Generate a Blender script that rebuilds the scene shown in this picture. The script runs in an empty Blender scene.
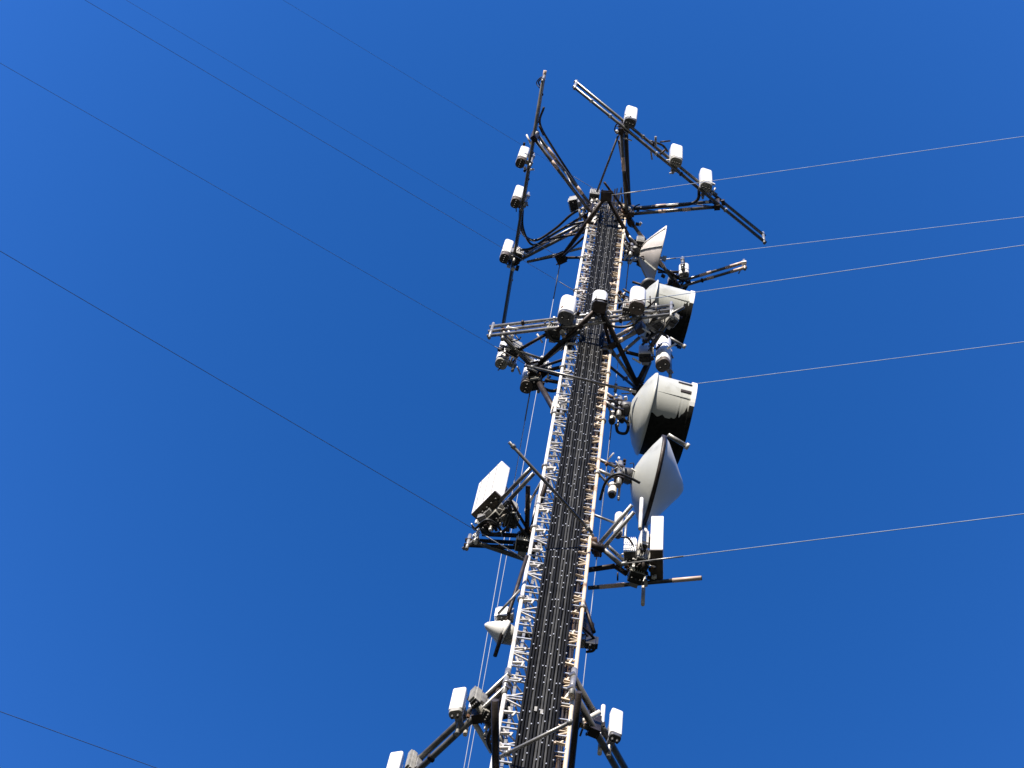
import bpy, bmesh, math, random
from mathutils import Vector, Matrix
random.seed(7)
R = math.radians
scene = bpy.context.scene
COL = scene.collection

# ------------------------------------------------------------------ camera
F_PX = 2500.0                      # long telephoto, pixels
CAM = Vector((0, 0, 1.6))
BW = 0.9                           # face width of the mast, metres
def rc(x, y): return Vector((x - 512, 384 - y, -F_PX))
UP = Vector((684 - 512, 384 + 321, -F_PX)).normalized()      # world up seen from the camera
_r = rc(607.5, 215)
FW = (_r - UP * _r.dot(UP)).normalized()
XW = FW.cross(UP)
ROT = Matrix((XW, FW, UP))         # camera space -> world
def ray(x, y): return ROT @ (rc(x, y) / F_PX)
TOP = CAM + ray(607.5, 215) * (F_PX * BW / 35.0)
D = TOP.y                          # ground distance from the camera to the mast axis
def Hy(y):                         # height on the mast axis of an image row
    d = ray(607.5 - .1427 * (y - 215), y)
    return (CAM + d * (D / d.y)).z
def P(x, y, H):                    # point of the level plane z = H
    d = ray(x, y)
    return CAM + d * ((H - CAM.z) / d.z)
cam = bpy.data.cameras.new('camera'); co = bpy.data.objects.new('camera', cam); COL.objects.link(co)
co.matrix_world = Matrix.Translation(CAM) @ ROT.to_4x4()
cam.sensor_width = 36; cam.lens = F_PX * 36 / 1024; cam.clip_start = .5; cam.clip_end = 20000
scene.camera = co

# ------------------------------------------------------------------ materials
def mat(name, rgb, rough=.5, metal=0., var=.12, scale=6., bump=0., spec=.5, dirt=None):
    m = bpy.data.materials.new(name); m.use_nodes = True
    nt = m.node_tree; b = nt.nodes['Principled BSDF']
    b.inputs['Roughness'].default_value = rough; b.inputs['Metallic'].default_value = metal
    b.inputs['Specular IOR Level'].default_value = spec
    tc = nt.nodes.new('ShaderNodeTexCoord')
    n = nt.nodes.new('ShaderNodeTexNoise'); n.inputs['Scale'].default_value = scale; n.inputs['Detail'].default_value = 6
    nt.links.new(tc.outputs['Object'], n.inputs['Vector'])
    r = nt.nodes.new('ShaderNodeValToRGB')
    lo = tuple(max(0, c * (1 - var)) for c in rgb); hi = tuple(min(1, c * (1 + var)) for c in rgb)
    r.color_ramp.elements[0].position = .3; r.color_ramp.elements[1].position = .7
    r.color_ramp.elements[0].color = (*(dirt or lo), 1); r.color_ramp.elements[1].color = (*hi, 1)
    if dirt:
        e = r.color_ramp.elements.new(.42); e.color = (*rgb, 1)
    nt.links.new(n.outputs['Fac'], r.inputs['Fac']); nt.links.new(r.outputs['Color'], b.inputs['Base Color'])
    if bump:
        n2 = nt.nodes.new('ShaderNodeTexNoise'); n2.inputs['Scale'].default_value = scale * 6
        nt.links.new(tc.outputs['Object'], n2.inputs['Vector'])
        bp = nt.nodes.new('ShaderNodeBump'); bp.inputs['Strength'].default_value = bump; bp.inputs['Distance'].default_value = .01
        nt.links.new(n2.outputs['Fac'], bp.inputs['Height']); nt.links.new(bp.outputs['Normal'], b.inputs['Normal'])
    return m
M = dict(
    galv=mat('galvanised_steel', (.27, .265, .26), .38, .3, .4, 9, .2),
    leg=mat('painted_leg', (.72, .69, .64), .4, 0, .1, 2.5, .1, dirt=(.55, .46, .36)),
    brace=mat('galvanised_brace', (.5, .47, .43), .5, 0, .3, 6, .1, dirt=(.14, .1, .08)),
    rusty=mat('weathered_leg', (.6, .49, .36), .55, 0, .2, 3, .15, dirt=(.2, .11, .06)),
    dark=mat('dark_steel', (.04, .032, .03), .5, .5, .4, 8, .2, .3),
    lit_or_tip=mat('sunlit_span_or_tip', (.66, .5, .41), .4, 0, .12, 6),  # paints sunlit stretches of the bars; also the left boom's tip cap
    pipe=mat('grey_pipe', (.09, .087, .084), .3, 0, .5, 7, .15, .9),
    coax=mat('coax_jacket', (.012, .012, .012), .6, 0, .35, 3, .08, .04),
    coaxg=mat('highlight_coax_jacket', (.05, .05, .049), .6, 0, .35, 3, .08, .06),  # greyer copy puts the cables' highlight streaks into the colour
    brown=mat('brown_shade_toned_steel', (.12, .065, .035), .7, 0, .5, 8, .2, .2),
    clip=mat('steel_clip', (.52, .53, .54), .35, .3, .3, 15),
    white=mat('white_radome', (.8, .79, .77), .35, 0, .04, 3),
    offw=mat('off_white_shroud', (.47, .48, .45), .4, 0, .1, 2.5, .04, dirt=(.36, .36, .32)),
    pinkish=mat('aged_reflector', (.68, .63, .61), .5, 0, .1, 4),
    dgrey=mat('dark_grey_cover', (.07, .07, .075), .5, 0, .2, 5),
    grey=mat('grey_radome', (.78, .78, .78), .5, 0, .06, 2),
    cap=mat('brown_grey_cap', (.09, .07, .055), .55, 0, .3, 12),
    rru=mat('radio_housing', (.3, .29, .26), .5, 0, .25, 8, .1),
    black=mat('black_rubber', (.012, .012, .013), .45, 0, .3, 8),
    brass=mat('connector_black', (.03, .028, .025), .5, 0, .5, 20),
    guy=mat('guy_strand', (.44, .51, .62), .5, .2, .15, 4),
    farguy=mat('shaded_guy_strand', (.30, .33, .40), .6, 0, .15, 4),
    dimguy=mat('shade_toned_guy_strand', (.22, .28, .38), .8, 0, .2, 4, 0, .1),  # same steel as the right strands, toned darker for how light falls
    shroud_black=mat('black_lower_shroud', (.012, .012, .011), .8, 0, .6, 14, .2, .15),  # black lower part of the drum shrouds and rim bands
    grass=mat('dry_grass', (.03, .032, .016), .9, 0, .4, .4, .3),
)

# ------------------------------------------------------------------ mesh collector
Z = Vector((0, 0, 1))
class G:
    def __init__(s): s.bm = bmesh.new()
    def ring(s, c, u, v, r, n): return [s.bm.verts.new(c + (u * math.cos(2 * math.pi * i / n) + v * math.sin(2 * math.pi * i / n)) * r) for i in range(n)]
    def skin(s, a, b, smooth=True):
        n = len(a)
        for i in range(n):
            f = s.bm.faces.new((a[i], a[(i + 1) % n], b[(i + 1) % n], b[i])); f.smooth = smooth
    @staticmethod
    def uv(d):
        u = d.cross(Z) if abs(d.z) < .95 else d.cross(Vector((1, 0, 0)))
        u.normalize(); return u, d.cross(u).normalized()
    def tube(s, p, q, r, n=10, r2=None):
        p, q = Vector(p), Vector(q); d = (q - p).normalized(); u, v = s.uv(d)
        a = s.ring(p, u, v, r, n); b = s.ring(q, u, v, r2 or r, n); s.skin(a, b)
        s.bm.faces.new(a[::-1]); s.bm.faces.new(b); return s
    def path(s, pts, r, n=8, sub=6):
        pts = [Vector(p) for p in pts]
        if sub > 1 and len(pts) > 2:                      # Catmull-Rom
            e = [pts[0] * 2 - pts[1]] + pts + [pts[-1] * 2 - pts[-2]]; o = []
            for i in range(1, len(e) - 2):
                for k in range(sub):
                    t = k / sub; a, b, c, d = e[i - 1:i + 3]
                    o.append(.5 * (2 * b + (c - a) * t + (2 * a - 5 * b + 4 * c - d) * t * t + (3 * b - a - 3 * c + d) * t ** 3))
            pts = o + [pts[-1]]
        prev = None; u = None
        for i, p in enumerate(pts):
            d = (pts[min(i + 1, len(pts) - 1)] - pts[max(i - 1, 0)]).normalized()
            if u is None: u, v = s.uv(d)
            else:
                u = (u - d * u.dot(d)).normalized(); v = d.cross(u)
            g = s.ring(p, u, v, r, n)
            if prev: s.skin(prev, g)
            else: s.bm.faces.new(g[::-1])
            prev = g
        s.bm.faces.new(prev); return s
    def box(s, c, size, az=0., bev=0.):
        c = Vector(c); ex = Vector((math.cos(az), math.sin(az), 0)); ey = Vector((-math.sin(az), math.cos(az), 0))
        return s.obox(c, ex * size[0] / 2, ey * size[1] / 2, Z * size[2] / 2, bev)
    def obox(s, c, a, b, d, bev=0.):
        vs = {}
        for i in (-1, 1):
            for j in (-1, 1):
                for k in (-1, 1): vs[i, j, k] = s.bm.verts.new(c + a * i + b * j + d * k)
        fs = []
        for ax in range(3):
            for sg in (-1, 1):
                o = [(-1, -1), (1, -1), (1, 1), (-1, 1)]
                f = []
                for (m, n) in o:
                    k = [0, 0, 0]; k[ax] = sg; k[(ax + 1) % 3] = m; k[(ax + 2) % 3] = n; f.append(vs[tuple(k)])
                if sg < 0: f = f[::-1]
                fs.append(s.bm.faces.new(f))
        if bev:
            ed = list({e for f in fs for e in f.edges})
            bmesh.ops.bevel(s.bm, geom=ed, offset=bev, segments=2, affect='EDGES', profile=.5)
        return s
    def bar(s, p, q, w, h):                                # angle / channel bar
        p, q = Vector(p), Vector(q); d = q - p; u, v = s.uv(d.normalized())
        return s.obox((p + q) / 2, d / 2, u * w / 2, v * h / 2)
    def lathe(s, o, axis, prof, n=48, cap0=True, cap1=True, smooth=True):
        o = Vector(o); axis = Vector(axis).normalized(); u, v = s.uv(axis); prev = None
        for i, (t, r) in enumerate(prof):
            g = s.ring(o + axis * t, u, v, max(r, .0005), n)
            if prev: s.skin(prev, g, smooth)
            elif cap0: s.bm.faces.new(g[::-1])
            prev = g
        if cap1: s.bm.faces.new(prev)
        return s
    def prism(s, c, az, w, dp, h, rnd, n=6):               # upright rounded-rectangle column, c = bottom centre
        c = Vector(c); ex = Vector((math.cos(az), math.sin(az), 0)); ey = Vector((-math.sin(az), math.cos(az), 0)); pts = []
        for (sx, sy, a0) in ((1, 1, 0), (-1, 1, 90), (-1, -1, 180), (1, -1, 270)):
            for k in range(n + 1):
                a = R(a0 + 90 * k / n)
                pts.append(ex * (sx * (w / 2 - rnd) + rnd * math.cos(a)) + ey * (sy * (dp / 2 - rnd) + rnd * math.sin(a)))
        lev = [(0, .94), (.015, 1), (h - .03, 1), (h - .008, .97), (h, .9)]
        prev = None
        for z, k in lev:
            g = [s.bm.verts.new(c + q * k + Z * z) for q in pts]
            if prev: s.skin(prev, g)
            else: s.bm.faces.new(g[::-1])
            prev = g
        s.bm.faces.new(prev); return s

def tag(o, label, cat, group=None, kind=None):
    o['label'] = label; o['category'] = cat
    if group: o['group'] = group
    if kind: o['kind'] = kind
    return o
def thing(name, loc, label, cat, group=None):
    o = bpy.data.objects.new(name, None); COL.objects.link(o); o.location = loc; o.empty_display_size = .2
    return tag(o, label, cat, group)
def root_loc(o):
    v = Vector(o.location)
    while o.parent: o = o.parent; v += Vector(o.location)
    return v
def obj(name, g, m, parent=None, label=None):
    base = root_loc(parent) if parent else Vector()
    if base.length: bmesh.ops.translate(g.bm, verts=g.bm.verts, vec=-base)
    me = bpy.data.meshes.new(name); g.bm.to_mesh(me); g.bm.free()
    me.materials.append(M[m] if isinstance(m, str) else m)
    o = bpy.data.objects.new(name, me); COL.objects.link(o)
    if parent: o.parent = parent
    if label: o['label'] = label
    return o
def single(name, g, m, label, cat, group=None):
    vs = [v.co for v in g.bm.verts]; c = sum(vs, Vector()) / len(vs)
    bmesh.ops.translate(g.bm, verts=g.bm.verts, vec=-c)
    me = bpy.data.meshes.new(name); g.bm.to_mesh(me); g.bm.free(); me.materials.append(M[m])
    o = bpy.data.objects.new(name, me); COL.objects.link(o); o.location = c
    return tag(o, label, cat, group)
V = Vector
def vz(p, dz): return V((p.x, p.y, p.z + dz))

# ------------------------------------------------------------------ ground (below the frame)
g = G(); s_ = 6000
g.bm.faces.new([g.bm.verts.new(v) for v in ((-s_, -s_, 0), (s_, -s_, 0), (s_, s_, 0), (-s_, s_, 0))])
gr = obj('ground', g, 'grass'); gr['kind'] = 'structure'

# ------------------------------------------------------------------ the mast
HT = Hy(212)                                             # top of the legs
yF, yB = D - BW * .2887, D + BW * .5774
LEGS = [V((-BW / 2, yF, 0)), V((BW / 2, yF, 0)), V((0, yB, 0))]
H0 = Hy(431)
tw = thing('lattice_tower', (0, D, 0), 'tall three legged guyed lattice tower with black coax cables up its front face', 'tower')
FL = 3.2
flh = [H0 + FL * k for k in range(-15, 12) if .5 < H0 + FL * k < HT]
for i, L in enumerate(LEGS):
    g = G().tube(vz(L, 0), vz(L, HT), .030, 14)
    o = obj('leg', g, 'rusty' if i == 1 else 'leg', tw, ('rust stained cream leg on the right side' if i == 1 else None))
    for h in flh:
        if h < 26: continue
        f = G().tube(vz(L, h - .03), vz(L, h + .03), .06, 12)
        obj('leg_flange', f, 'galv', o)
BAY = .8
nb = int(HT / BAY)
for a, b in ((0, 1), (1, 2), (2, 0)):
    A, B_ = LEGS[a], LEGS[b]; g = G(); g2 = G(); out = ((A + B_) / 2 - V((0, D, 0))).normalized() * .012
    for k in range(nb + 1):
        z = HT - .1 - k * BAY
        if z < .3: break
        p, q = (A, B_) if k % 2 else (B_, A)
        if a == 0:
            p0, q0 = vz(A, z) + out, vz(B_, z) + out; p1, q1 = vz(p, z - .02) + out, vz(q, z - BAY + .02) + out
            m0, m1 = (p0 + q0) / 2, (p1 + q1) / 2
            g.bar(p0, m0, .019, .017); g2.bar(m0, q0, .019, .017)
            (g if p is A else g2).bar(p1, m1, .022, .02); (g2 if p is A else g).bar(m1, q1, .022, .02)
            continue
        g.bar(vz(A, z) + out, vz(B_, z) + out, .019, .017)
        g.bar(vz(p, z - .02) + out, vz(q, z - BAY + .02) + out, .022, .02)
        for L, O in ((A, B_), (B_, A)):                   # gusset at each node
            w = (O - L).normalized(); g.obox(vz(L, z) + w * .085 + out * 1.6, w * .035, Z * .03, out.normalized() * .004)
    if a == 0:
        for q_, x_ in ((g, -.012), (g2, .012)): q_.bar((x_, yF - .012, .4), (x_, yF - .012, HT - .1), .02, .03)
    obj('bracing', g, 'brace' if a != 1 else 'brown', tw)  # right face browner, its shade behind the cables put into the colour
    if a == 0: obj('bracing', g2, 'rusty', tw)  # right halves in the rusty tone, with the cables' shade put in
    else: g2.bm.free()
# coax cables, two layers up the front face
NC = 12
cx = [-.215 + .0425 * i for i in range(NC)]
tops = []
for i, x in enumerate(cx):
    h = HT - random.choice((.9, 1.1, 1.3, 1.6, 2.0, 2.6, 3.4)); tops.append(h)
    xx = x + .02; y = yF - .085
    side = -1 if i < 6 else 1
    pts = [V((xx, y, 20))]
    z = 20
    while z < h - 1.2:
        z += .9
        pts.append(V((xx + random.uniform(-.004, .004), y + random.uniform(-.005, .005), z)))
    pts += [V((xx, y, h - .5)), V((xx + side * .03, y - .03, h - .15)), V((xx + side * .12, y - .03, h)), V((side * .42, yF + .05, h + random.uniform(-.25, .0)))]
    obj('coax_cable', G().path(pts, random.choice((.0165, .0175, .0155, .018)), 8, 2), random.choice(('coax', 'coax', 'coaxg', 'coax', 'coaxg')), tw)
for i in range(NC - 1):
    x = -.193 + .0425 * i + .02; h = HT - random.uniform(.35, 1.6)
    obj('coax_cable', G().path([V((x, yF - .04, 20)), V((x, yF - .04, h - .3)), V((x * 1.6, yF + .08, h))], .018, 8, 2), 'coax', tw)
for i, (x, y) in enumerate(((.27, .03), (.31, .07), (.345, .04), (.36, .12), (.30, .16), (.25, .12), (.385, .05), (.33, .2), (.28, .22))):
    pts = []; z = 20
    while z < HT - 1.5:
        pts.append(V((x + random.uniform(-.025, .025), yF + y + random.uniform(-.02, .02), z))); z += 1.1
    obj('inner_cable', G().path(pts, random.uniform(.02, .032), 7, 2), random.choice(('brown', 'dark', 'black')), tw)
for i, (x, y) in enumerate(((-.25, .06), (-.285, .1), (-.31, .05))):
    pts = []; z = Hy(352) if i else Hy(322)
    while z < HT - 1.2:
        pts.append(V((x + random.uniform(-.02, .02), yF + y + random.uniform(-.02, .02), z))); z += 1.1
    obj('inner_cable', G().path(pts, random.uniform(.016, .024), 7, 2), random.choice(('brown', 'dark', 'black')), tw)
# hanger rows
hz = HT - 1.1; first = None; k = 0
while hz > Hy(790):
    g = G()
    g.bar((-.44, yF - .016, hz), (.44, yF - .016, hz), .02, .028)
    for i, x in enumerate(cx):
        if (i * 7 + k * 5) % 11 < 7:
            dz = random.uniform(-.16, .16)
            g.box((x + .02 + random.choice((-.02, .02)), yF - .107, hz + dz), (.016, .018, .028), 0)
    obj('cable_clamp', g, 'clip', tw)
    hz -= .52; k += 1
# cable standoff brackets between the legs and the cable run
for side, m_, step in ((-1, 'brace', .73), (1, 'rusty', .71)):
    x0, x1 = side * .415, side * .27
    obj('bracket_rail', G().bar((side * .335, yF + .05, 26), (side * .335, yF + .05, HT - .4), .022, .04), 'galv' if side < 0 else 'brown', tw)
    g = G(); yb = yF - .05
    g.bar((x0, yb, 0), (x1, yb - .02, .0), .036, .028).bar((x1, yb - .02, .03), (x1 - side * -.02, yb - .03, -.13), .024, .024).bar((side * .34, yb, .02), (side * .385, yb - .01, .15), .02, .024)
    first_ = obj('standoff_bracket', g, m_, tw); z = HT - .7; k = 0
    while z > Hy(790) and k < 50:
        o = first_ if k == 0 else first_.copy()
        if k: COL.objects.link(o); o.parent = tw
        o.location = (0, random.uniform(-.02, .05), z + random.uniform(-.12, .12)); o.rotation_euler = (random.uniform(-.25, .25), random.uniform(-.12, .12), 0); k += 1
        z -= step * random.choice((.8, 1, 1, 1.15, 1.6))
# white cable labels / tie patches
g = G()
for (px, py) in ((532, 735), (538, 737)):
    q = P(px, py, Hy(py)); g.box((max(-.2, min(.22, q.x)), yF - .108, Hy(py)), (.035, .01, .14), 0)
obj('cable_tag', g, 'rru', tw)
# top ring
g = G()
for a, b in ((0, 1), (1, 2), (2, 0)): g.bar(vz(LEGS[a], HT - .03), vz(LEGS[b], HT - .03), .07, .07)
obj('top_ring', g, 'dark', tw)
# cream equipment straps near the head (light plates seen between leg and cables)
g = G()
for py, x in ((222, -.33), (232, -.34), (234, .36)):
    g.box((x, yF - .03, Hy(py) - .1), (.16, .03, .5), 0)
obj('gusset_plate', g, 'leg', tw)

LLEG = lambda H: V((LEGS[0].x, LEGS[0].y, H)); RLEG = lambda H: V((LEGS[1].x, LEGS[1].y, H)); BLEG = lambda H: V((0, yB, H))

# ------------------------------------------------------------------ torque arms (guy stabilisers)
HA1, HB1 = Hy(237), Hy(358)
def torque(label, H, ap, lc, rcn, r=.052):
    a, l, rr = P(*ap, H), P(*lc, H), P(*rcn, H)
    t = thing('torque_arm', (0, D, H), label, 'torque arm', 'guy stabiliser arms')
    for p, q in ((a, l), (a, rr), (l, rr + V((0, 0, .0)))):
        if p is l: continue
        obj('arm', G().tube(p, q, r, 12), 'dark', t)
    c = (a + l + rr) / 3
    for p, L in ((l, LLEG(H)), (rr, RLEG(H))):
        obj('strut', G().tube(p, L + (L - p).normalized() * .02, .035, 10), 'galv', t)
        obj('strut', G().tube(vz(p, .02), BLEG(H), .035, 10), 'dark', t)
        obj('strut', G().tube(vz(p, -.03), vz(L, -1.3), .03, 10), 'dark', t)
    for L in (LLEG(H), RLEG(H)):
        obj('strut', G().tube(a, L, .035, 10), 'dark', t)
    for p in (a, l, rr):
        d = (p - c).normalized(); az = math.atan2(d.y, d.x)
        b = G().box(vz(p, .1), (.24, .26, .02), az).box(vz(p, -.1), (.24, .26, .02), az).box(p - d * .08, (.03, .2, .2), az)
        for s in (-1, 1): b.box(p + V((-d.y, d.x, 0)) * .1 * s + d * .1, (.16, .015, .13), az)
        obj('guy_bracket', b, 'dark', t)
    return a, l, rr
A_a, A_l, A_r = torque('upper triangular dark torque arm just below the tower top', HA1, (606, 196), (561, 258), (643, 262))
B_a, B_l, B_r = torque('lower triangular dark torque arm beside the drum dishes', HB1, (600, 306), (534, 369), (640, 391))

# cross rods in front of the cables
def rod(pts, H, r, label, m='pipe', H2=None):
    p, q = P(*pts[0], H), P(*pts[1], H2 or H); d = (q - p).normalized()
    t = thing('cross_pipe', p, label, 'pipe', 'pipes crossing the cable face')
    obj('pipe', G().tube(p, q, r, 10), m, t)
    for e in (p + d * .1, q - d * .1): obj('collar', G().tube(e - d * .03, e + d * .03, r * 1.5, 10), 'galv', t)
    return t
rod(((527, 366), (636, 392)), Hy(409), .025, 'slim pale pipe crossing the cables below the lower torque arm')
rod(((509, 442), (592, 533)), Hy(562), .027, 'grey pipe slanting down to the right across the cables from box antenna mount')
rod(((500, 757), (577, 719)), Hy(792), .026, 'pale pipe rising to the right across the cables at the foot of the photo', 'galv')

# small fittings that crowd a joint, each a part of the frame it is bolted to
def clutter(t, c, n, sp):
    k_ = max(.45, min(1., (c.z - 20) / 40))               # hardware is lighter on the small low frames
    def g_(): return max(-1.2, min(1.2, random.gauss(0, .7))) * sp
    for k in range(n):
        o = c + V((g_(), g_(), g_() * .8))
        w = random.random(); a = random.uniform(0, 6.28); d = V((math.cos(a), math.sin(a), random.uniform(-.8, .8))).normalized()
        if w < .38: obj('short_pipe', G().tube(o - d * .14 * k_, o + d * .14 * k_, random.uniform(.018, .03) * k_, 8), random.choice(('galv', 'leg', 'dark', 'leg')), t)
        elif w < .8: obj('clamp', G().box(o, (random.uniform(.06, .14) * k_, random.uniform(.05, .1) * k_, random.uniform(.06, .16)), a, .008), random.choice(('leg', 'dark', 'white', 'dark', 'brown')), t)
        else:
            e = V((-d.y, d.x, 0)) * random.uniform(.06, .14) * k_
            o = c + (o - c) * .6
            obj('cable_loop', G().path([o - d * .16 * k_, o - d * .07 * k_ + e * .7, o + d * .06 * k_ + e, o + d * .14 * k_ + e * .2 - Z * .1], random.uniform(.012, .02) * k_, 6, 4), 'black', t)

# ------------------------------------------------------------------ sector frames
def sector(label, H, boom, gap=.8, r=.04, standoffs=(), struts=(), pipes=(), third=None, m='galv', lit_spans=3, ends=(), clut=(), group='antenna frames on the tower'):
    p, q = P(*boom[0], H), P(*boom[1], H)
    t = thing('sector_frame', (p + q) / 2, label, 'antenna frame', group)
    d = (q - p).normalized()
    for dz in (0, gap) + ((third,) if third else ()):
        obj('boom', G().tube(vz(p, dz), vz(q, dz), r, 12), m, t)
    for e in (p + d * .06, q - d * .06):
        if gap: obj('end_post', G().tube(vz(e, -.2), vz(e, gap + .25), r * .9, 10), 'galv', t)
    for (s0, s1, g2) in standoffs:
        a, b = P(*s0, H), P(*s1, H); dd = b - a
        obj('standoff', G().tube(a, b, .045, 10), m, t)
        if g2:
            obj('standoff', G().tube(vz(a, g2), vz(b, g2), .045, 10), m, t)
            bb = G(); n = max(2, int(dd.length / .55))
            for k in range(n):
                u, w = a + dd * (k / n), a + dd * ((k + 1) / n)
                bb.tube(vz(u, 0 if k % 2 else g2), vz(w, g2 if k % 2 else 0), .018, 6)
            obj('web', bb, m, t)
        for e in (a, b):
            obj('clamp_plate', G().box(vz(e, g2 / 2 if g2 else 0), (.15, .13, (g2 or 0) + .22), math.atan2(dd.y, dd.x)), 'dark', t)
            clutter(t, vz(e, .2), 5, .22)
        for k in range(lit_spans):
            f0 = random.uniform(.12, .7); zz = random.choice((0, g2))
            obj('lit_span_or_tip', G().tube(vz(a + dd * f0, zz), vz(a + dd * (f0 + random.uniform(.08, .2)), zz), .051, 12), 'lit_or_tip', t)  # pale stretch that paints sunlight onto the bar
    for (f0, f1, zz) in ends: obj('lit_span_or_tip', G().tube(vz(p + (q - p) * f0, zz), vz(p + (q - p) * f1, zz), r * 1.12, 12), 'lit_or_tip', t)  # sunlit stretches painted pale; on the left frame a white tip cap
    for (s0, s1, h0, h1, rr, mm) in struts:
        obj('strut', G().tube(P(*s0, H + h0), P(*s1, H + h1), rr, 8), mm, t)
    for (px, hlo, hhi) in pipes:
        e = P(*px, H); obj('mast_pipe', G().tube(vz(e, hlo), vz(e, hhi), .032, 10), 'leg', t)
    # bolts along the boom
    L = (q - p).length
    for k in range(1, int(L / .7)):
        c = p + d * (k * .7 + random.uniform(-.25, .25)); dz = random.choice((0, gap))
        obj('boom_clamp', G().box(vz(c, dz), (.06, .11, .11), math.atan2(d.y, d.x), .02), random.choice(('clip', 'dark', 'galv')), t)
    for (cc, n_, sp, hz_) in clut: clutter(t, P(*cc, H + hz_), n_, sp)
    return t
HA = Hy(225)
sector('long left frame of the tower head carrying three small white panels', HA, ends=((-.01, .025, .8),), clut=(((515, 258), 12, .25, .3), ((541, 82), 2, .06, .5), ((524, 166), 3, .12, .3), ((519, 205), 4, .15, .3), ((586, 212), 8, .25, .3)), boom=((543, 78), (501, 336)), gap=.8, r=.038,
       standoffs=(((591, 213), (534, 138), .75), ((589, 224), (516, 262), .6)),
       struts=(((527, 262), (586, 247), 0, 0, .035, 'galv'), ((566, 254), (528, 262), 0, 0, .03, 'dark'), ((588, 232), (545, 240), -.3, 0, .03, 'dark')), m='pipe')
sector('long right frame slanting down from the tower head with three bright white panels', HA, clut=(((624, 126), 8, .2, .4), ((655, 150), 5, .2, .5), ((677, 165), 4, .15, .4), ((706, 190), 4, .15, .4), ((630, 212), 8, .2, .3)), boom=((573, 86), (766, 243)), gap=.8, r=.042,
       standoffs=(((627, 216), (621, 131), .9), ((631, 214), (717, 207), .7)),
       struts=(((597, 192), (618, 136), .3, .3, .028, 'pipe'), ((604, 182), (627, 213), 0, 0, .03, 'dark'), ((632, 241), (646, 239), 0, 0, .03, 'dark'), ((630, 205), (619, 140), -.2, .2, .04, 'dark')), m='pipe')
sector('short frame reaching right with two bars behind the pointed dish', HA, ends=((.86, .995, 0), (.82, .995, .6), (.66, .72, 0), (.6, .7, .6)), clut=(((675, 282), 16, .3, .3), ((742, 268), 2, .1, .1)), boom=((629, 302), (747, 267)), gap=.6, r=.04,
       standoffs=(((631, 222), (676, 284), 0),),
       struts=(((632, 246), (684, 282), 0, 0, .035, 'dark'), ((655, 268), (690, 283), .2, 0, .03, 'dark'), ((652, 280), (676, 292), .1, 0, .03, 'dark'), ((658, 272), (684, 272), .4, .3, .035, 'dark')), m='pipe')
HB = HB1
sector('middle frame spanning the cable face with wide white panels', HB, clut=(((555, 330), 14, .3, .2), ((575, 325), 10, .25, .2), ((600, 315), 6, .15, .2), ((632, 318), 10, .25, .2), ((660, 320), 16, .35, .1), ((515, 335), 8, .2, .2)), boom=((487, 336), (674, 314)), gap=.75, r=.036, third=.36, m='galv',
       standoffs=(((569, 345), (560, 329), .6), ((612, 345), (640, 330), .5)),
       struts=(((519, 350), (548, 333), 0, 0, .035, 'dark'), ((545, 360), (500, 345), 0, 0, .03, 'galv'), ((616, 358), (640, 337), 0, .1, .035, 'galv')))
sector('stub frame going down left of the tower below the middle frame', HB, clut=(((506, 355), 10, .2, -.1), ((533, 376), 16, .25, -.1)), boom=((501, 335), (533, 368)), gap=.3, r=.045,
       struts=(((536, 378), (560, 420), 0, -3.0, .06, 'dark'), ((540, 372), (566, 366), 0, 0, .04, 'dark'), ((545, 380), (562, 383), -.2, -.2, .04, 'dark')), m='pipe')
sector('stub frame slanting in front of the upper drum dish', HB, clut=(((652, 345), 12, .3, -.1), ((636, 388), 8, .2, -.2)), boom=((674, 314), (646, 356)), gap=.3, r=.032,
       struts=(((647, 364), (634, 390), 0, 0, .05, 'dark'), ((650, 362), (638, 391), .2, .1, .04, 'pipe'), ((648, 326), (684, 307), 0, 0, .03, 'galv'), ((646, 357), (626, 352), 0, 0, .04, 'dark')), m='pipe')
HF = Hy(712)
sector('lower left frame reaching out of the bottom edge of the photo', HF, clut=(((484, 714), 14, .12, .1), ((492, 738), 10, .1, -.2), ((502, 715), 8, .15, -.1), ((414, 772), 4, .05, .1)), boom=((508, 686), (380, 806)), gap=.42, r=.045,
       standoffs=(((502, 712), (478, 716), .3),),
       struts=(((474, 722), (492, 752), 0, 0, .04, 'leg'), ((495, 700), (496, 790), Hy(835) - Hy(712), Hy(835) - Hy(712), .046, 'dark'), ((500, 690), (494, 712), .4, -.2, .06, 'dark'), ((506, 745), (486, 722), -.5, 0, .035, 'galv'), ((478, 706), (494, 730), 0, 0, .05, 'rru')),
       pipes=(((466, 730), -.15, .9),), m='pipe')
sector('lower right frame slanting down to the bottom edge of the photo', HF, clut=(((590, 728), 3, .04, .1), ((577, 700), 6, .1, 0)), boom=((570, 686), (634, 800)), gap=.45, r=.048,
       standoffs=(((575, 722), (594, 730), .3),),
       struts=(((575, 726), (600, 712), 0, .2, .04, 'leg'), ((579, 692), (568, 800), Hy(835) - Hy(712), Hy(835) - Hy(712), .04, 'dark')),
       pipes=(((600, 749), -.15, 1.45),), m='pipe')
HD = Hy(520)
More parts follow.
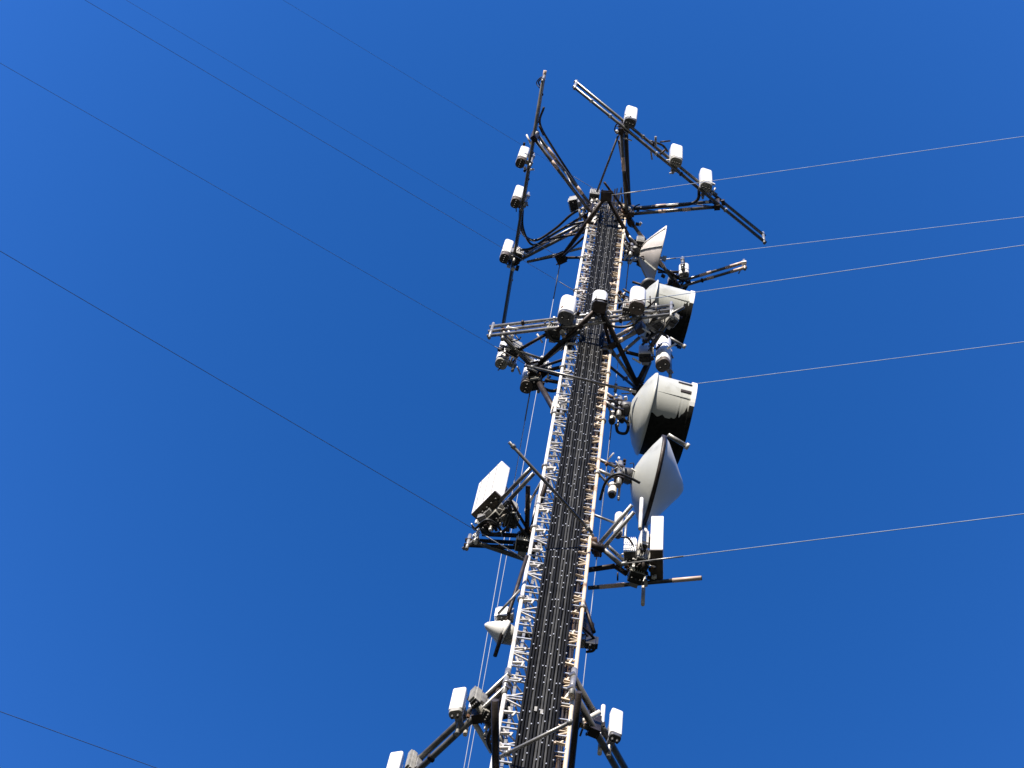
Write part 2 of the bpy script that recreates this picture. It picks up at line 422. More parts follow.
sector('left frame under the big box antenna with crossed bars', HD, clut=(((500, 522), 26, .16, .0), ((510, 519), 12, .13, 0), ((527, 540), 12, .15, 0), ((480, 528), 8, .12, 0)), boom=((464, 545), (543, 549)), gap=.25, r=.036,
       struts=(((472, 541), (545, 566), 0, 0, .045, 'pipe'), ((504, 506), (534, 473), 0, 0, .036, 'pipe'), ((499, 502), (531, 468), .2, .2, .036, 'pipe'),
               ((463, 549), (479, 538), 0, 0, .035, 'galv'), ((482, 534), (527, 536), 0, 0, .04, 'dark'), ((527, 536), (528, 486), 0, 0, .04, 'dark'), ((528, 540), (548, 478), 0, .3, .04, 'dark'), ((521, 531), (537, 556), 0, 0, .08, 'dark'), ((510, 500), (528, 530), 0, 0, .025, 'dark')),
       pipes=(((476, 541), -.1, 1.2),), m='dark')
HE = Hy(556)
sector('right frame with a long level pipe under the tall white box antenna', HE, ends=((.1, .32, 0), (.74, .995, 0)), clut=(((640, 562), 34, .2, .1), ((630, 570), 12, .15, 0), ((648, 575), 8, .12, 0), ((600, 550), 8, .12, .2)), boom=((588, 588), (702, 578)), gap=.0, r=.034,
       struts=(((597, 556), (634, 512), .2, .3, .034, 'galv'), ((596, 548), (632, 505), .5, .6, .034, 'galv'), ((591, 544), (603, 550), 0, 0, .06, 'dark'), ((592, 552), (604, 546), .2, .2, .05, 'dark'), ((594, 538), (597, 556), .1, .1, .05, 'brown'), ((604, 550), (622, 566), 0, 0, .04, 'galv'), ((607, 545), (625, 562), .3, .3, .03, 'galv'),
               ((588, 570), (615, 566), 0, 0, .045, 'dark'), ((615, 566), (627, 574), 0, 0, .045, 'dark'), ((640, 576), (646, 562), 0, 0, .07, 'dark')),
       pipes=(((643, 600), -.2, 4.3), ((640, 531), .1, 1.6)), m='pipe')

# ------------------------------------------------------------------ panel antennas
def panel(px, H, w, dp, h, az, label, rnd=None, pipe_h=None, capm='cap', conn=3, tilt=0, pipe=True, group='small white panel antennas', capz=.09, bodym='white'):
    """px = pixel of the middle of the base; az = world azimuth (deg) the panel faces"""
    c = P(*px, H); a = R(az); n = V((math.cos(a), math.sin(a), 0)); s = V((-n.y, n.x, 0))
    t = thing('panel_antenna', c, label, 'antenna', group)
    obj('radome', G().prism(c, a + math.pi / 2, w, dp, h, rnd or min(w, dp) * .42), bodym, t)
    capm = random.choice((capm, capm, 'dgrey', 'rru')); conn = random.choice((2, 3, 4))
    cp = obj('end_cap', G().prism(vz(c, -capz), a + math.pi / 2, w * .97, dp * .97, capz, min(w, dp) * .4), capm, t)
    for k in range(conn):
        u = c + s * (k - (conn - 1) / 2) * w / max(conn, 1) * .8
        obj('connector', G().tube(vz(u, -capz - .1), vz(u, -capz + .01), .02, 8), 'brass', cp)
    if pipe:
        b = c - n * (dp / 2 + .13)
        obj('mounting_pipe', G().tube(vz(b, -.3), vz(b, pipe_h or h + .1), .033, 10), 'galv', t)
        for zz in (.12, h * .75):
            obj('bracket', G().box(vz(c - n * (dp / 2 + .07), zz), (.16, .1, .1), a).box(vz(b, zz), (.1, .1, .06), a), 'galv', t)
    return t
# outward azimuths: left frame -> 195, right frame -> -48, far frame -> 70
AZL, AZR, AZ3 = 192, -80, 72
for px, lb in (((521, 161), 'small white panel highest on the left frame of the tower head'),
               ((516, 201), 'small white panel in the middle of the left frame of the tower head'),
               ((505, 256), 'small white panel lowest on the left frame beside the standoff joint')):
    panel(px, HA - .1, .27, .24, 1.35, AZL, lb, rnd=.06, capz=.3)
for px, lb in (((630, 122), 'bright white panel highest on the right frame above the steep standoff'),
               ((676, 161), 'bright white panel in the middle of the right frame'),
               ((706, 186), 'bright white panel lowest on the right frame near the cable loop')):
    panel(px, HA + .2, .31, .26, 1.65, AZR, lb, rnd=.07, capz=.2)
panel((684, 275), HA - .2, .26, .18, .95, AZ3, 'small panel seen from behind at the joint of the right reaching frame')
panel((566, 316), HB + .1, .34, .3, 1.2, -80, 'wide white panel left of the cables on the middle frame', capz=.2, group='wide white panels on the middle frame')
panel((599, 305), HB + .2, .31, .28, .75,  -90, 'white panel right in front of the black cables on the middle frame', capz=.2, group='wide white panels on the middle frame')
panel((637, 306), HB + .1, .33, .28, 1.15, -85, 'wide white panel right of the cables with a dish behind it', capz=.2, group='wide white panels on the middle frame')
panel((502, 361), HB - .1, .22, .26, 1.45, 200, 'white panel with brown underside hanging at the left end of the middle frame', capz=.25)
panel((527, 384), HB - .2, .28, .26, 1.5, 190, 'white panel clustered with radios at the left corner of the lower torque arm', capz=.25)
panel((663, 363), HB - .6, .3, .26, 1.7, -132, 'white panel hanging between the two drum dishes', capz=.2)
panel((456, 712), HF + .1, .19, .13, .7, -108, 'white panel on the lower left frame nearest to the tower', rnd=.03)
panel((391, 780), HF + .1, .19, .13, .8, -108, 'white panel cut by the bottom edge at far left end of frame', rnd=.03)
panel((615, 736), HF + .15, .17, .12, .78, -75, 'white panel on the lower right frame in front of the sky', rnd=.03)
# deep box antenna at right, big box antenna at left
def box_antenna(c0, ax, ay, H, h, label, bottom, name='box_antenna', ribs=0):
    """c0 = pixel of the near-left base corner, ax / ay = pixels of the two neighbouring base corners"""
    o, a, b = P(*c0, H), P(*ax, H), P(*ay, H); a = a - o; b = b - a.normalized() * b.dot(a.normalized()) - (o - a.normalized() * o.dot(a.normalized()))
    c = o + a / 2 + b / 2
    t = thing(name, c, label, 'antenna')
    obj('radome', G().obox(vz(c, h / 2), a / 2, b / 2, Z * h / 2, .015), 'white', t)
    obj('base_plate', G().obox(vz(c, -.02), a * .49, b * .49, Z * .018), bottom, t)
    if ribs:
        f = G()
        for k in range(ribs):
            u = o + a * ((k + .5) / ribs) - b.normalized() * .004
            f.obox(vz(u, h / 2), a * .012, b.normalized() * .006, Z * h * .48)
        obj('front_rib', f, 'rru', t)
    return t, c, a, b
t, c, a, b = box_antenna((471, 514), (495, 490), (480, 522), HD + .25, 1.62, 'big white box antenna with a brown base left of the tower', 'cap', ribs=3)
for k in range(5):
    u = c + a * (k - 2) * .18
    obj('connector', G().tube(vz(u, -.13), vz(u, -.03), .022, 8), 'brass', t)
obj('mounting_bracket', G().box(vz(c + b * .75, .3), (.2, .2, .2), .7).box(vz(c + b * .75, 1.2), (.2, .2, .2), .7), 'galv', t)
t, c, a, b = box_antenna((650, 549), (663, 549), (650, 583), HE + .1, 1.62, 'tall narrow white box antenna below the grey cone dish', 'cap')
obj('mounting_bracket', G().box(vz(c - a * .8, .4), (.2, .2, .15), 0).box(vz(c - a * .8, 1.2), (.2, .2, .15), 0), 'galv', t)

# ------------------------------------------------------------------ dishes
AX = R(6)
axd = V((math.cos(AX), math.sin(AX), 0))
def mount_arm(t, hub, H, m='galv', dz=.3):
    q = RLEG(H); d = hub - q
    pip = hub - axd * .18
    obj('mounting_pipe', G().tube(vz(pip, -.65), vz(pip, .65), .05, 12), m, t)
    for s in (-dz, dz):
        obj('mount_arm', G().tube(vz(q, s), vz(pip, s), .032, 8), m, t)
        obj('pipe_clamp', G().box(vz(pip, s), (.16, .14, .09), AX, .01), 'dark', t)
    obj('hub', G().lathe(hub - axd * .16, axd, [(0, .1), (.02, .13), (.16, .15), (.2, .12)], 20), 'dgrey', t)
    clutter(t, pip, 14, .24); clutter(t, (pip + q) / 2, 7, .16)
# pointed dish (open reflector seen from the back)
H1 = Hy(247); c = P(658, 257, H1)
t = thing('parabolic_dish', c, 'pale pointed dish seen edge on near the tower head', 'dish', 'dishes on the right side of the tower')
prof = [(-.46, .06), (-.45, .16), (-.36, .33), (-.24, .49), (-.12, .64), (0, .78)]
obj('reflector', G().lathe(c, axd, prof + [(.02, .79), (.02, .77), (-.1, .6), (-.22, .45), (-.34, .28), (-.42, .1)], 56), 'pinkish', t)
u, v = G.uv(axd)
for k in range(8):
    f = G(); a = k * math.pi / 4 + .2; e = u * math.cos(a) + v * math.sin(a)
    for (t0, r0), (t1, r1) in zip(prof[1:], prof[2:]): f.bar(c + axd * (t0 - .008) + e * (r0 - .004), c + axd * (t1 - .008) + e * (r1 + .004), .02, .03)
    obj('rib', f, 'offw', t)
obj('feed_support', G().path([c + axd * -.1 + v * .1, c + axd * -.42 + v * .42, c + axd * -.34 + v * .62], .02), 'dark', t)
obj('feed_horn', G().lathe(c, axd, [(-.4, .03), (.1, .03), (.12, .07), (.2, .08)], 16), 'offw', t)
mount_arm(t, c - axd * .5, H1)
def drum(c, r, ln, H, label, flare, wear, belly=-72):
    t = thing('drum_dish', c, label, 'dish', 'dishes on the right side of the tower')
    obj('reflector', G().lathe(c, axd, [(-.34, .1), (-.33, .2), (-.25, r * .5), (-.14, r * .8), (-.03, r * 1.0), (0, r * flare), (.02, r * flare), (.02, r * .96)], 64), 'offw', t)
    # shroud: pale upper shell, black belly with streaky edge
    u, v = G.uv(axd); N = 120; rows = 26
    if v.z < 0: v = -v
    near = V((0, -1, 0)); near = (near - axd * near.dot(axd)).normalized()
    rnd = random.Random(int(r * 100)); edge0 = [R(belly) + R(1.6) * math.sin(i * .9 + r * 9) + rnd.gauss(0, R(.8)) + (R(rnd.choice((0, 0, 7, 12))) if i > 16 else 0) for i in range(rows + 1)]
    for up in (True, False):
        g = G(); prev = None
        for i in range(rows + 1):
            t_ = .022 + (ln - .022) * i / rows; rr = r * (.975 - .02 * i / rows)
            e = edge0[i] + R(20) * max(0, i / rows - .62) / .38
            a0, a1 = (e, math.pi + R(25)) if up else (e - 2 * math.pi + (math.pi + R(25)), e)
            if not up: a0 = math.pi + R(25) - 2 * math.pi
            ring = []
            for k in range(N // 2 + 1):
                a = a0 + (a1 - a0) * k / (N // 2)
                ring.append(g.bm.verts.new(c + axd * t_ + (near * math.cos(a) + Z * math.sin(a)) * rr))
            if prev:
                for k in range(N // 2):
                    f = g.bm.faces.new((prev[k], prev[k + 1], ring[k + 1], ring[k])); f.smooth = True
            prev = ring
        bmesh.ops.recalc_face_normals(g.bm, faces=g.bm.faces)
        obj('shroud' if up else 'shroud_belly', g, 'offw' if up else 'shroud_black', t, None if up else 'black underside of the shroud')
    for up in (True, False):
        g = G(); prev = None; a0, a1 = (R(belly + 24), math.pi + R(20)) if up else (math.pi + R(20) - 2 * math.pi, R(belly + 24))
        for t_, rr in [(ln - .05, r * .96), (ln - .05, r * 1.0), (ln + .04, r * 1.0), (ln + .04, r * .95)]:
            ring = [g.bm.verts.new(c + axd * t_ + (near * math.cos(a0 + (a1 - a0) * k / 40) + Z * math.sin(a0 + (a1 - a0) * k / 40)) * rr) for k in range(41)]
            if prev:
                for k in range(40): g.bm.faces.new((prev[k], prev[k + 1], ring[k + 1], ring[k]))
            prev = ring
        bmesh.ops.recalc_face_normals(g.bm, faces=g.bm.faces)
        obj('rim_band', g, 'white' if up else 'shroud_black', t, None if up else 'black lower half of the rim band')
    # seams and riveted joints of the shell
    for a_ in (-36, 30):
        e = near * math.cos(R(a_)) + Z * math.sin(R(a_)); w_ = axd.cross(e)
        obj('seam', G().obox(c + axd * ln * .5 + e * (r * .967 + .003), axd * ln * .46, e * .004, w_ * .008), 'offw', t)
    obj('radome', G().lathe(c, axd, [(ln, r * .95), (ln + .03, r * .9), (ln + .07, r * .5), (ln + .08, .01)], 64, True, True), 'grey', t)
    b = G(); u, v = G.uv(axd)
    for k in range(0):
        a = 0; e = u * math.cos(a) + v * math.sin(a); b.obox(c + axd * (ln - .1) + e * r * .97, axd * .07, e * .012, axd.cross(e) * .012)
    b.bm.free()
    if wear:
        for k, (a0, l0) in enumerate(((-.42, .24), (-.05, .3))):
            s = G(); e0 = V((0, -1, 0)) * math.cos(a0) + V((0, 0, 1)) * math.sin(a0)
            e = (e0 - axd * e0.dot(axd)).normalized(); w = axd.cross(e)
            s.obox(c + axd * (ln - l0 / 2 - .02) + e * (r * .962 + .006), axd * l0 / 2, e * .008, w * .03)
            obj('strap', s, 'dark', t)
    mount_arm(t, c - axd * .36, H)
    return t
H2 = Hy(302); drum(P(650, 311, H2), .66, .82, H2, 'drum dish partly behind the middle frame with a black underside', 1.08, False, -64)
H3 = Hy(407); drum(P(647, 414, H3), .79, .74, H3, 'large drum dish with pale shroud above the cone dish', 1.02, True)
H4 = Hy(475); c = P(652, 482, H4)
t = thing('cone_dish', c, 'dish with a grey cone shaped radome below the large drum dish', 'dish', 'dishes on the right side of the tower')
obj('reflector', G().lathe(c, axd, [(-.36, .12), (-.34, .2), (-.26, .4), (-.14, .62), (-.03, .79), (0, .83)], 64), 'offw', t)
obj('rim_band', G().lathe(c, axd, [(-.02, .80), (-.02, .84), (.05, .84), (.05, .80), (-.02, .80)], 64, False, False), 'dark', t)  # dark band: shade on the rim edge put into the colour
obj('radome', G().lathe(c, axd, [(.05, .81), (.12, .74), (.3, .47), (.42, .28), (.5, .16), (.545, .07), (.56, .005)], 64, False), 'grey', t)
mount_arm(t, c - axd * .4, H4)
def stub(p, q, H, r, label):
    a, b = P(*p, H), P(*q, H); d = (b - a).normalized()
    t = thing('side_strut', a, label, 'strut', 'dish side struts')
    obj('tube', G().tube(a, b, r, 10), 'galv', t); obj('end_clamp', G().tube(b - d * .05, b + d * .01, r * 1.5, 10), 'leg', t)
stub((668, 435), (688, 447), H3 - 1.1, .045, 'pale strut poking out under the large drum dish')
stub((670, 338), (685, 347), H2 - 1.1, .035, 'pale strut poking out under the upper drum dish')
# small horn dish at left
H5 = Hy(624); c = P(502, 632, H5); ad = (P(486, 625, H5) - c).normalized()
t = thing('horn_dish', c, 'small bright cone shaped dish left of the tower above lower frames', 'dish')
obj('radome', G().lathe(c, ad, [(-.02, .18), (0, .19), (.04, .17), (.25, .05), (.28, .005)], 32), 'white', t)
obj('rim_band', G().lathe(c, ad, [(-.05, .18), (-.05, .197), (.005, .197), (.005, .18), (-.05, .18)], 32, False, False), 'white', t)
obj('back_housing', G().lathe(c, ad, [(-.28, .1), (-.2, .13), (-.04, .17)], 24), 'rru', t)
p2, q2 = P(527, 556, H5 + 1.1), P(495, 656, H5 - .5)
obj('mounting_pipe', G().tube(p2, q2, .03, 10), 'dark', t)
for e in (P(512, 634, H5), P(513, 641, H5)): obj('mount_arm', G().tube(e, P(536, e.z and 634, H5), .03, 8), 'dark', t)
obj('side_rod', G().tube(P(498, 614, H5 + .1), P(520, 590, H5 + .3), .02, 8), 'galv', t)

# ------------------------------------------------------------------ radio units
def radio(px, H, sz, az, label, m='rru', fins=6, group='radio units on the tower', hang=True):
    c = P(*px, H); a = R(az); n = V((math.cos(a), math.sin(a), 0)); s = V((-n.y, n.x, 0))
    t = thing('radio_unit', c, label, 'radio unit', group)
    b = obj('housing', G().box(vz(c, sz[2] / 2), (sz[1], sz[0], sz[2]), a, .012), m, t)
    f = G()
    for k in range(fins):
        u = c + s * ((k + .5) / fins - .5) * sz[0] * .9 + n * (sz[1] / 2 + .015)
        f.obox(vz(u, sz[2] / 2), n * .016, s * .005, Z * sz[2] * .45)
    obj('heat_fin', f, m, b)
    obj('underside_panel', G().box(vz(c, -.008), (sz[1] * .9, sz[0] * .9, .014), a), 'black', t)
    for k in range(3):
        u = c + s * (k - 1) * sz[0] * .28; obj('connector', G().tube(vz(u, -.09), vz(u, -.015), .018, 8), 'brass', t)
    obj('bracket', G().box(vz(c - n * (sz[1] / 2 + .04), sz[2] * .5), (.08, .14, sz[2] * .7), a), 'galv', t)
    return t
RL = [
 ((574, 206), HT - .2, (.34, .22, .5), 160, 'dark bottomed radio unit just left of the tower top', 'rru'),
 ((594, 198), HT + .1, (.26, .24, .55), -90, 'radio unit on the top left corner of the tower', 'rru'),
 ((517, 257), HA, (.22, .2, .6), 10, 'radio unit at the left frame standoff joint', 'rru'),
 ((672, 283), HA + .1, (.2, .16, .5), 100, 'radio unit by the joint of the right reaching frame', 'rru'),
 ((541, 371), HB + .1, (.3, .26, .5), -50, 'square topped radio unit at the left corner of the lower torque arm', 'white'),
 ((514, 352), HB, (.24, .2, .5), 20, 'radio unit under the left end of the middle frame', 'rru'),
 ((535, 385), HB - .4, (.24, .2, .4), -20, 'radio unit below the square topped one at the lower torque arm', 'rru'),
 ((553, 335), HB, (.3, .2, .4), -90, 'radio unit under the wide panel left of the cables', 'rru'),
 ((575, 329), HB, (.26, .2, .4), -90, 'radio unit beside the left tower leg on the middle frame', 'rru'),
 ((627, 312), HB + .1, (.2, .18, .5), -90, 'radio unit between right tower leg and wide right panel', 'rru'),
 ((645, 358), HB - .2, (.26, .2, .7), -100, 'pale radio unit in the gap left of the hanging panel', 'leg'),
 ((656, 324), HB, (.26, .2, .4), -60, 'radio unit in the shade behind the slanting stub frame', 'rru'),
 ((672, 322), HB, (.2, .2, .4), -60, 'radio unit at the right end of the middle frame', 'rru'),
 ((557, 412), Hy(410), (.2, .16, .75), 190, 'pale radio unit strapped to the left tower leg', 'leg'),
 ((493, 521), HD, (.3, .2, .4), 40, 'radio unit under the big box antenna at its middle', 'rru'),
 ((507, 515), HD, (.26, .2, .45), 30, 'radio unit under the big box antenna at its tower side', 'rru'),
 ((485, 527), HD - .05, (.2, .2, .3), 60, 'smallest radio unit below the big box antenna', 'rru'),
 ((511, 522), HD - .1, (.22, .18, .3), 10, 'radio unit nearest the tower under the big box antenna', 'rru'),
 ((523, 546), HD - .2, (.26, .22, .35), -90, 'radio unit on the left leg end of the box antenna frame', 'leg'),
 ((630, 560), HE + .1, (.2, .3, .6), -100, 'white topped radio unit left of tall box antenna', 'white'),
 ((641, 567), HE, (.22, .3, .45), -80, 'radio unit in the middle of the cluster under cone dish', 'rru'),
 ((636, 578), HE - .1, (.24, .2, .3), -80, 'radio unit lowest in the cluster above the level pipe', 'rru'),
 ((643, 548), HE + .3, (.13, .15, .6), -80, 'slim radio unit beside the tall box antenna', 'leg'),
 ((502, 620), H5 + .1, (.16, .16, .35), 170, 'pale radio unit perched above the small cone dish', 'white'),
 ((475, 703), HF, (.12, .1, .4), 215, 'radio unit behind the nearest panel of the lower left frame', 'rru'),
 ((487, 716), HF - .1, (.14, .12, .4), 200, 'radio unit between the lower left frame and the tower leg', 'rru'),
 ((410, 770), HF, (.08, .08, .55), 215, 'slim radio unit beside the panel cut by the bottom edge', 'rru'),
 ((590, 646), Hy(640), (.1, .16, .3), 0, 'dark radio unit on a bracket right of the tower', 'black'),
 ((640, 245), H1, (.2, .2, .5), -90, 'radio unit between right tower leg and pointed dish', 'rru'),
]
for px, H, sz, az, lb, m in RL: radio(px, H, sz, az, lb, m)
# round radio canisters
def canister(px, H, r, h, label):
    c = P(*px, H); t = thing('canister_unit', c, label, 'canister', 'round canisters on the tower')
    obj('body', G().lathe(c, Z, [(0, r * .95), (.02, r), (h - .04, r), (h, r * .7)], 20), 'leg', t)
    obj('bottom_cap', G().lathe(vz(c, -.1), Z, [(0, r * .6), (.02, r * .8), (.1, r * .85)], 20), 'black', t)
    q = RLEG(H + h / 2) if px[0] > 575 else LLEG(H + h / 2)
    obj('support_arm', G().tube(vz(c, h / 2), q, .022, 8), 'galv', t)
    obj('pipe_stub', G().tube(vz(c + V((.12, .02, 0)), -.2), vz(c + V((.12, .02, 0)), h + .2), .022, 8), 'galv', t)
canister((618, 534), Hy(535), .075, .95, 'pale canister hanging above the right frame struts')
canister((612, 494), Hy(487), .075, .5, 'short canister beside the cone dish mount')
canister((612, 421), Hy(412), .07, .5, 'short canister left of the large drum dish')
canister((622, 420), Hy(410), .06, .6, 'thin canister nearest the large drum dish')
canister((527, 512), Hy(505), .045, .8, 'slim canister left of the tower by the crossed pipe')

# small grey side dish / feed under the pointed dish
c = P(649, 287, Hy(268))
t = thing('feed_unit', c, 'dark grey oval radio unit under the pointed dish', 'radio unit')
obj('housing', G().lathe(c, V((.25, -.2, -1)), [(-.12, .12), (-.06, .2), (.02, .22), (.05, .16)], 28), 'dgrey', t)
obj('bracket', G().tube(c, vz(c - axd * .4, .1), .03, 8), 'dark', t)

# bracket with dark loop right of the tower
Hs = Hy(630); p0, p1 = RLEG(Hs), P(594, 632, Hs)
t = thing('side_bracket', p0, 'dark folded bracket sticking out right of the tower low down', 'bracket')
obj('plate', G().obox((p0 + p1) / 2 + V((0, .1, .2)), (p1 - p0) / 2, V((0, .02, .02)), Z * .35), 'dark', t)
obj('tube', G().path([vz(p0, -.3), P(595, 640, Hs - .2), P(594, 650, Hs - .3), P(586, 652, Hs - .3)], .02), 'dark', t)
obj('brace', G().tube(vz(p0, .7), p1, .03, 8), 'dark', t)

# ------------------------------------------------------------------ jumper cables
def jumper(pts, H, label, r=.024, m='black', hs=None):
    ps = [P(*p, H + (hs[i] if hs else 0)) for i, p in enumerate(pts)]
    return single('jumper_cable', G().path(ps, r, 8), m, label, 'cable', 'jumper cables on the frames')
jumper([(544, 107), (540, 124), (553, 148), (573, 179), (589, 206)], HA + 1.0, 'black cable curling along the upper standoff of the left frame', .03)
jumper([(521, 200), (520, 222), (525, 236), (537, 240), (556, 228), (572, 214), (588, 206)], HA + .6, 'black cable drooping in a curve from the middle of the left frame', .034)
jumper([(523, 206), (523, 228), (533, 245), (553, 234), (588, 213)], HA + .3, 'second drooping black cable inside the left frame curve', .03)
jumper([(520, 250), (532, 248), (550, 236), (568, 226), (588, 221)], HA + .2, 'black cable lying along the lower standoff of the left frame', .034)
jumper([(699, 190), (698, 199), (690, 204), (672, 206), (634, 209)], HA + .2, 'black cable looping from the right frame onto its level standoff', .04)
jumper([(650, 141), (662, 145), (668, 152)], HA + .9, 'short black cable clipped on the right frame by the middle panel', .03)
jumper([(626, 131), (627, 160), (629, 205)], HA + .5, 'thick black cable down the steep standoff of right frame', .055)
jumper([(600, 500), (606, 482), (617, 474), (630, 478), (640, 483)], Hy(487), 'black cable arching from the tower leg to the cone dish', .025)
jumper([(600, 404), (610, 400), (620, 406), (632, 416)], Hy(408), 'brown black cable arching to the large drum dish', .022)
jumper([(616, 424), (618, 432), (626, 433), (628, 424), (622, 418)], Hy(412), 'black cable coil hanging left of the large drum dish', .03)
jumper([(621, 537), (628, 538), (633, 546), (634, 556)], HE + .3, 'thin black cable arching over the cluster below cone dish', .016)
jumper([(580, 736), (584, 727), (592, 725)], HF, 'black cable looping under the lower right frame', .014)
jumper([(468, 700), (472, 693), (477, 692), (478, 702), (471, 712)], HF + .3, 'black cable loop behind the nearest lower left panel', .018)
jumper([(497, 720), (488, 740), (500, 760), (515, 764)], HF - .5, 'black cable bundle bending from the lower left frame to the tower', .03)
jumper([(515, 700), (504, 712), (498, 728), (505, 745)], HF - .2, 'black cable bundle hugging the left leg near the bottom', .03)
jumper([(508, 500), (513, 515), (522, 530), (532, 540)], HD - .1, 'black cable from the box antenna radios to the tower', .025)
jumper([(482, 528), (492, 534), (505, 530), (511, 518), (506, 508)], HD - .15, 'black cable loop under the big box antenna', .025)
jumper([(474, 530), (486, 520), (496, 524), (503, 534)], HD - .1, 'black cable sagging beside white pipe of the box antenna', .022)
jumper([(660, 286), (672, 292), (684, 290), (690, 280)], HA, 'black cable loop at the joint of the right reaching frame', .03)
jumper([(545, 330), (552, 340), (566, 340), (580, 330)], HB - .1, 'black cable sagging below the wide panel left of the cables', .03)
jumper([(604, 316), (612, 326), (630, 326), (642, 318)], HB - .1, 'black cable sagging right of the cables on the middle frame', .028)
jumper([(537, 372), (541, 386), (552, 391), (562, 388)], HB - .2, 'black cable from the lower torque arm corner to left leg', .035)
jumper([(636, 556), (640, 566), (648, 564), (655, 556)], HE + .15, 'black cable twisted among the cluster left of tall box antenna', .02)
jumper([(642, 345), (650, 338), (660, 332), (668, 338)], HB - .1, 'black cable in front of the upper drum dish', .025)

# ------------------------------------------------------------------ guy wires
RG = 88
def guy(p3, q2, anchor, label, r=.0075, solve_x=False, m='guy'):
    """p3 = 3-D attachment on the tower, q2 = pixel the wire passes through, anchor = ground point it runs to"""
    n = (p3 - CAM).cross(ray(*q2)); A = V(anchor)
    if solve_x: A.x = CAM.x - (n.y * (A.y - CAM.y) + n.z * (A.z - CAM.z)) / n.x
    else: A.z = CAM.z - (n.x * (A.x - CAM.x) + n.y * (A.y - CAM.y)) / n.z
    print('guy', label[:40], 'anchor', [round(v, 1) for v in A])
    e = A
    d = (p3 - e); L = d.length; pts = []
    g = G()
    t = thing('guy_wire', p3, label, 'guy wire', 'steel guy wires of the tower')
    obj('strand', g.tube(p3, e, r, 6), m, t)
    dn = (e - p3).normalized()
    obj('preformed_grip', G().tube(p3 + dn * .05, p3 + dn * 1.1, r * 1.8, 6).tube(p3 - dn * .08, p3 + dn * .1, .035, 8), 'galv', t)
AR = (RG * math.cos(R(-25)), D + RG * math.sin(R(-25)), 0)
AL = (RG * math.cos(R(-150)), D + RG * math.sin(R(-150)), 0)
AB = (0, D + RG, 0)
guy(A_a, (1023, 136.6), AR, 'topmost wire running right from the tower head')
guy(A_r, (1023, 217), AR, 'second highest wire on the right, from the upper torque arm')
guy(B_a, (1023, 245.3), AR, 'third wire on the right, from front tip of the lower torque arm')
guy(B_r, (1023, 342), AR, 'fourth wire on the right, emerging by the large drum dish')
C_r = P(622, 564, Hy(556))
guy(C_r, (1023, 514), AR, 'lowest wire on the right, crossing the tall box antenna')
guy(A_a, (283, 0), AL, 'faint topmost wire on the left leaving the top edge near the centre', .0033, False, 'dimguy')
guy(A_l, (126, 0), AL, 'faint second wire on the left just above its twin', .0033, False, 'dimguy')
guy(B_a, (85, 0), AL, 'third wire on the left leaving through the top edge', .0042, False, 'dimguy')
guy(B_l, (0, 63), AL, 'fourth wire on the left ending at the lower torque arm', .0042, False, 'dimguy')
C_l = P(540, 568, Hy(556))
guy(C_l, (0, 251), AL, 'fifth wire on the left ending under the big box antenna', .005, False, 'dimguy')
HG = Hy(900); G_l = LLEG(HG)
guy(P(478, 884, HG), (0, 711.5), (-45, D - 26, 0), 'lowest wire on the left crossing the bottom left corner', .0042, False, 'dimguy')
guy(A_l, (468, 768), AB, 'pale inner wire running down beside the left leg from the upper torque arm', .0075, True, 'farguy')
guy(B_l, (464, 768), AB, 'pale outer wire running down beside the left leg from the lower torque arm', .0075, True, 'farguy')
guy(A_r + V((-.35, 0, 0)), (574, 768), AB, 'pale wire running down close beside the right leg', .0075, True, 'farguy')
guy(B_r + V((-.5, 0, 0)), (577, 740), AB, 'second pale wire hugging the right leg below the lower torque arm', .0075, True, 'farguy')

# ------------------------------------------------------------------ light
SKY_DEEP, SKY_PALE = (.37, 1.14, 1.85, 1), (.78, 1.66, 2.64, 1)
SUN_EL, SUN_AZ = 22., -110.          # azimuth: world angle of the direction TOWARDS the sun (behind the camera, a little left)
sd = V((math.cos(R(SUN_EL)) * math.cos(R(SUN_AZ)), math.cos(R(SUN_EL)) * math.sin(R(SUN_AZ)), math.sin(R(SUN_EL))))
sl = bpy.data.lights.new('sun', 'SUN'); so = bpy.data.objects.new('sun', sl); COL.objects.link(so)
sl.energy = 4.8; sl.angle = R(.53); sl.color = (1, .92, .81)
so.rotation_euler = sd.to_track_quat('Z', 'Y').to_euler(); so.location = (0, 0, 120)
w = bpy.data.worlds.new('World'); scene.world = w; w.use_nodes = True
nt = w.node_tree; bg = nt.nodes['Background']
sk = nt.nodes.new('ShaderNodeTexSky'); sk.sky_type = 'NISHITA'; sk.sun_disc = False
sk.sun_elevation = R(SUN_EL); sk.sun_rotation = math.atan2(sd.x, sd.y)
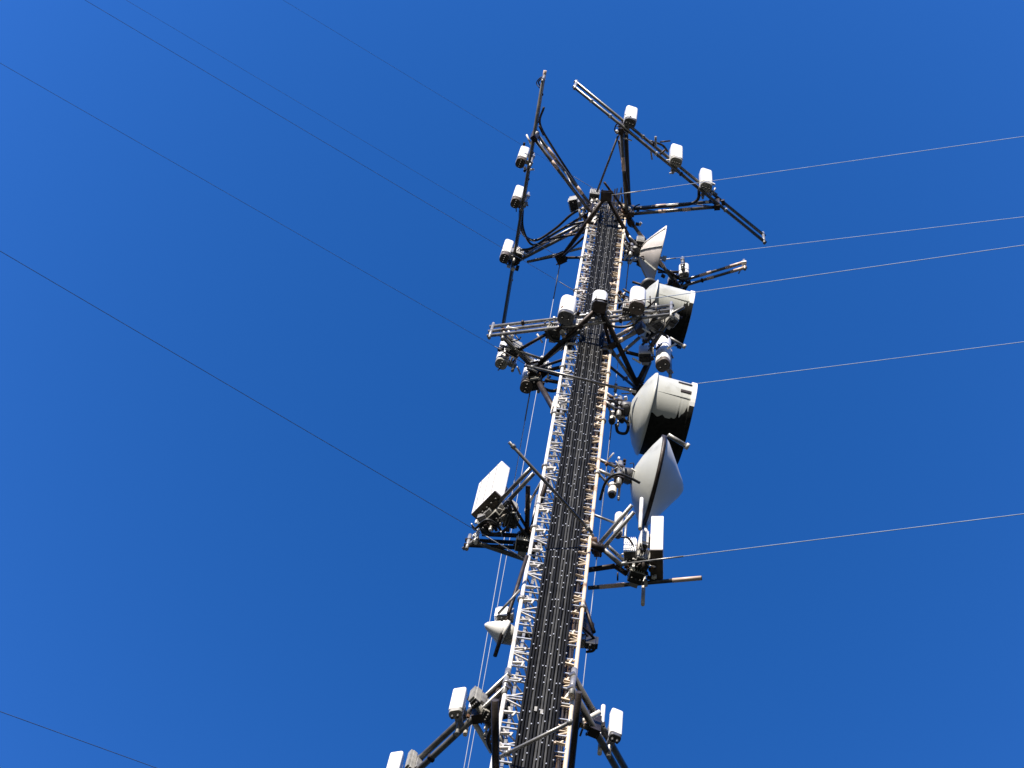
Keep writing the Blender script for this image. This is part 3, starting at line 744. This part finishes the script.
sk.air_density = 1.0; sk.dust_density = .3; sk.ozone_density = 6.0; sk.altitude = 300
# the clear sky is deepest about 90 degrees from the sun, on the arc through the zenith, and paler away from there
dk = V((math.cos(R(72)) * math.cos(R(88)), math.cos(R(72)) * math.sin(R(88)), math.sin(R(72))))
tc = nt.nodes.new('ShaderNodeTexCoord')
dot = nt.nodes.new('ShaderNodeVectorMath'); dot.operation = 'DOT_PRODUCT'; dot.inputs[1].default_value = dk
mr = nt.nodes.new('ShaderNodeMapRange'); mr.inputs['From Min'].default_value = math.cos(R(3)); mr.inputs['From Max'].default_value = math.cos(R(19))
mx = nt.nodes.new('ShaderNodeMix'); mx.data_type = 'RGBA'
mx.inputs[6].default_value = SKY_DEEP; mx.inputs[7].default_value = SKY_PALE
ml = nt.nodes.new('ShaderNodeVectorMath'); ml.operation = 'MULTIPLY'
nt.links.new(tc.outputs['Generated'], dot.inputs[0]); nt.links.new(dot.outputs['Value'], mr.inputs['Value'])
nt.links.new(mr.outputs['Result'], mx.inputs['Factor'])
nt.links.new(sk.outputs['Color'], ml.inputs[0]); nt.links.new(mx.outputs[2], ml.inputs[1])
sx = nt.nodes.new('ShaderNodeSeparateXYZ'); nt.links.new(tc.outputs['Generated'], sx.inputs[0])
m2 = nt.nodes.new('ShaderNodeMapRange'); m2.inputs['From Min'].default_value = .25; m2.inputs['From Max'].default_value = .8  # added dimming of the unseen low sky, keeps undersides dark
m2.inputs['To Min'].default_value = .10; m2.inputs['To Max'].default_value = 1.
sc2 = nt.nodes.new('ShaderNodeVectorMath'); sc2.operation = 'SCALE'
nt.links.new(sx.outputs['Z'], m2.inputs['Value']); nt.links.new(ml.outputs['Vector'], sc2.inputs[0]); nt.links.new(m2.outputs['Result'], sc2.inputs['Scale'])
nt.links.new(sc2.outputs['Vector'], bg.inputs['Color']); bg.inputs['Strength'].default_value = .08
scene.view_settings.view_transform = 'Standard'; scene.view_settings.look = 'None'
scene.view_settings.exposure = .9; scene.view_settings.gamma = 1
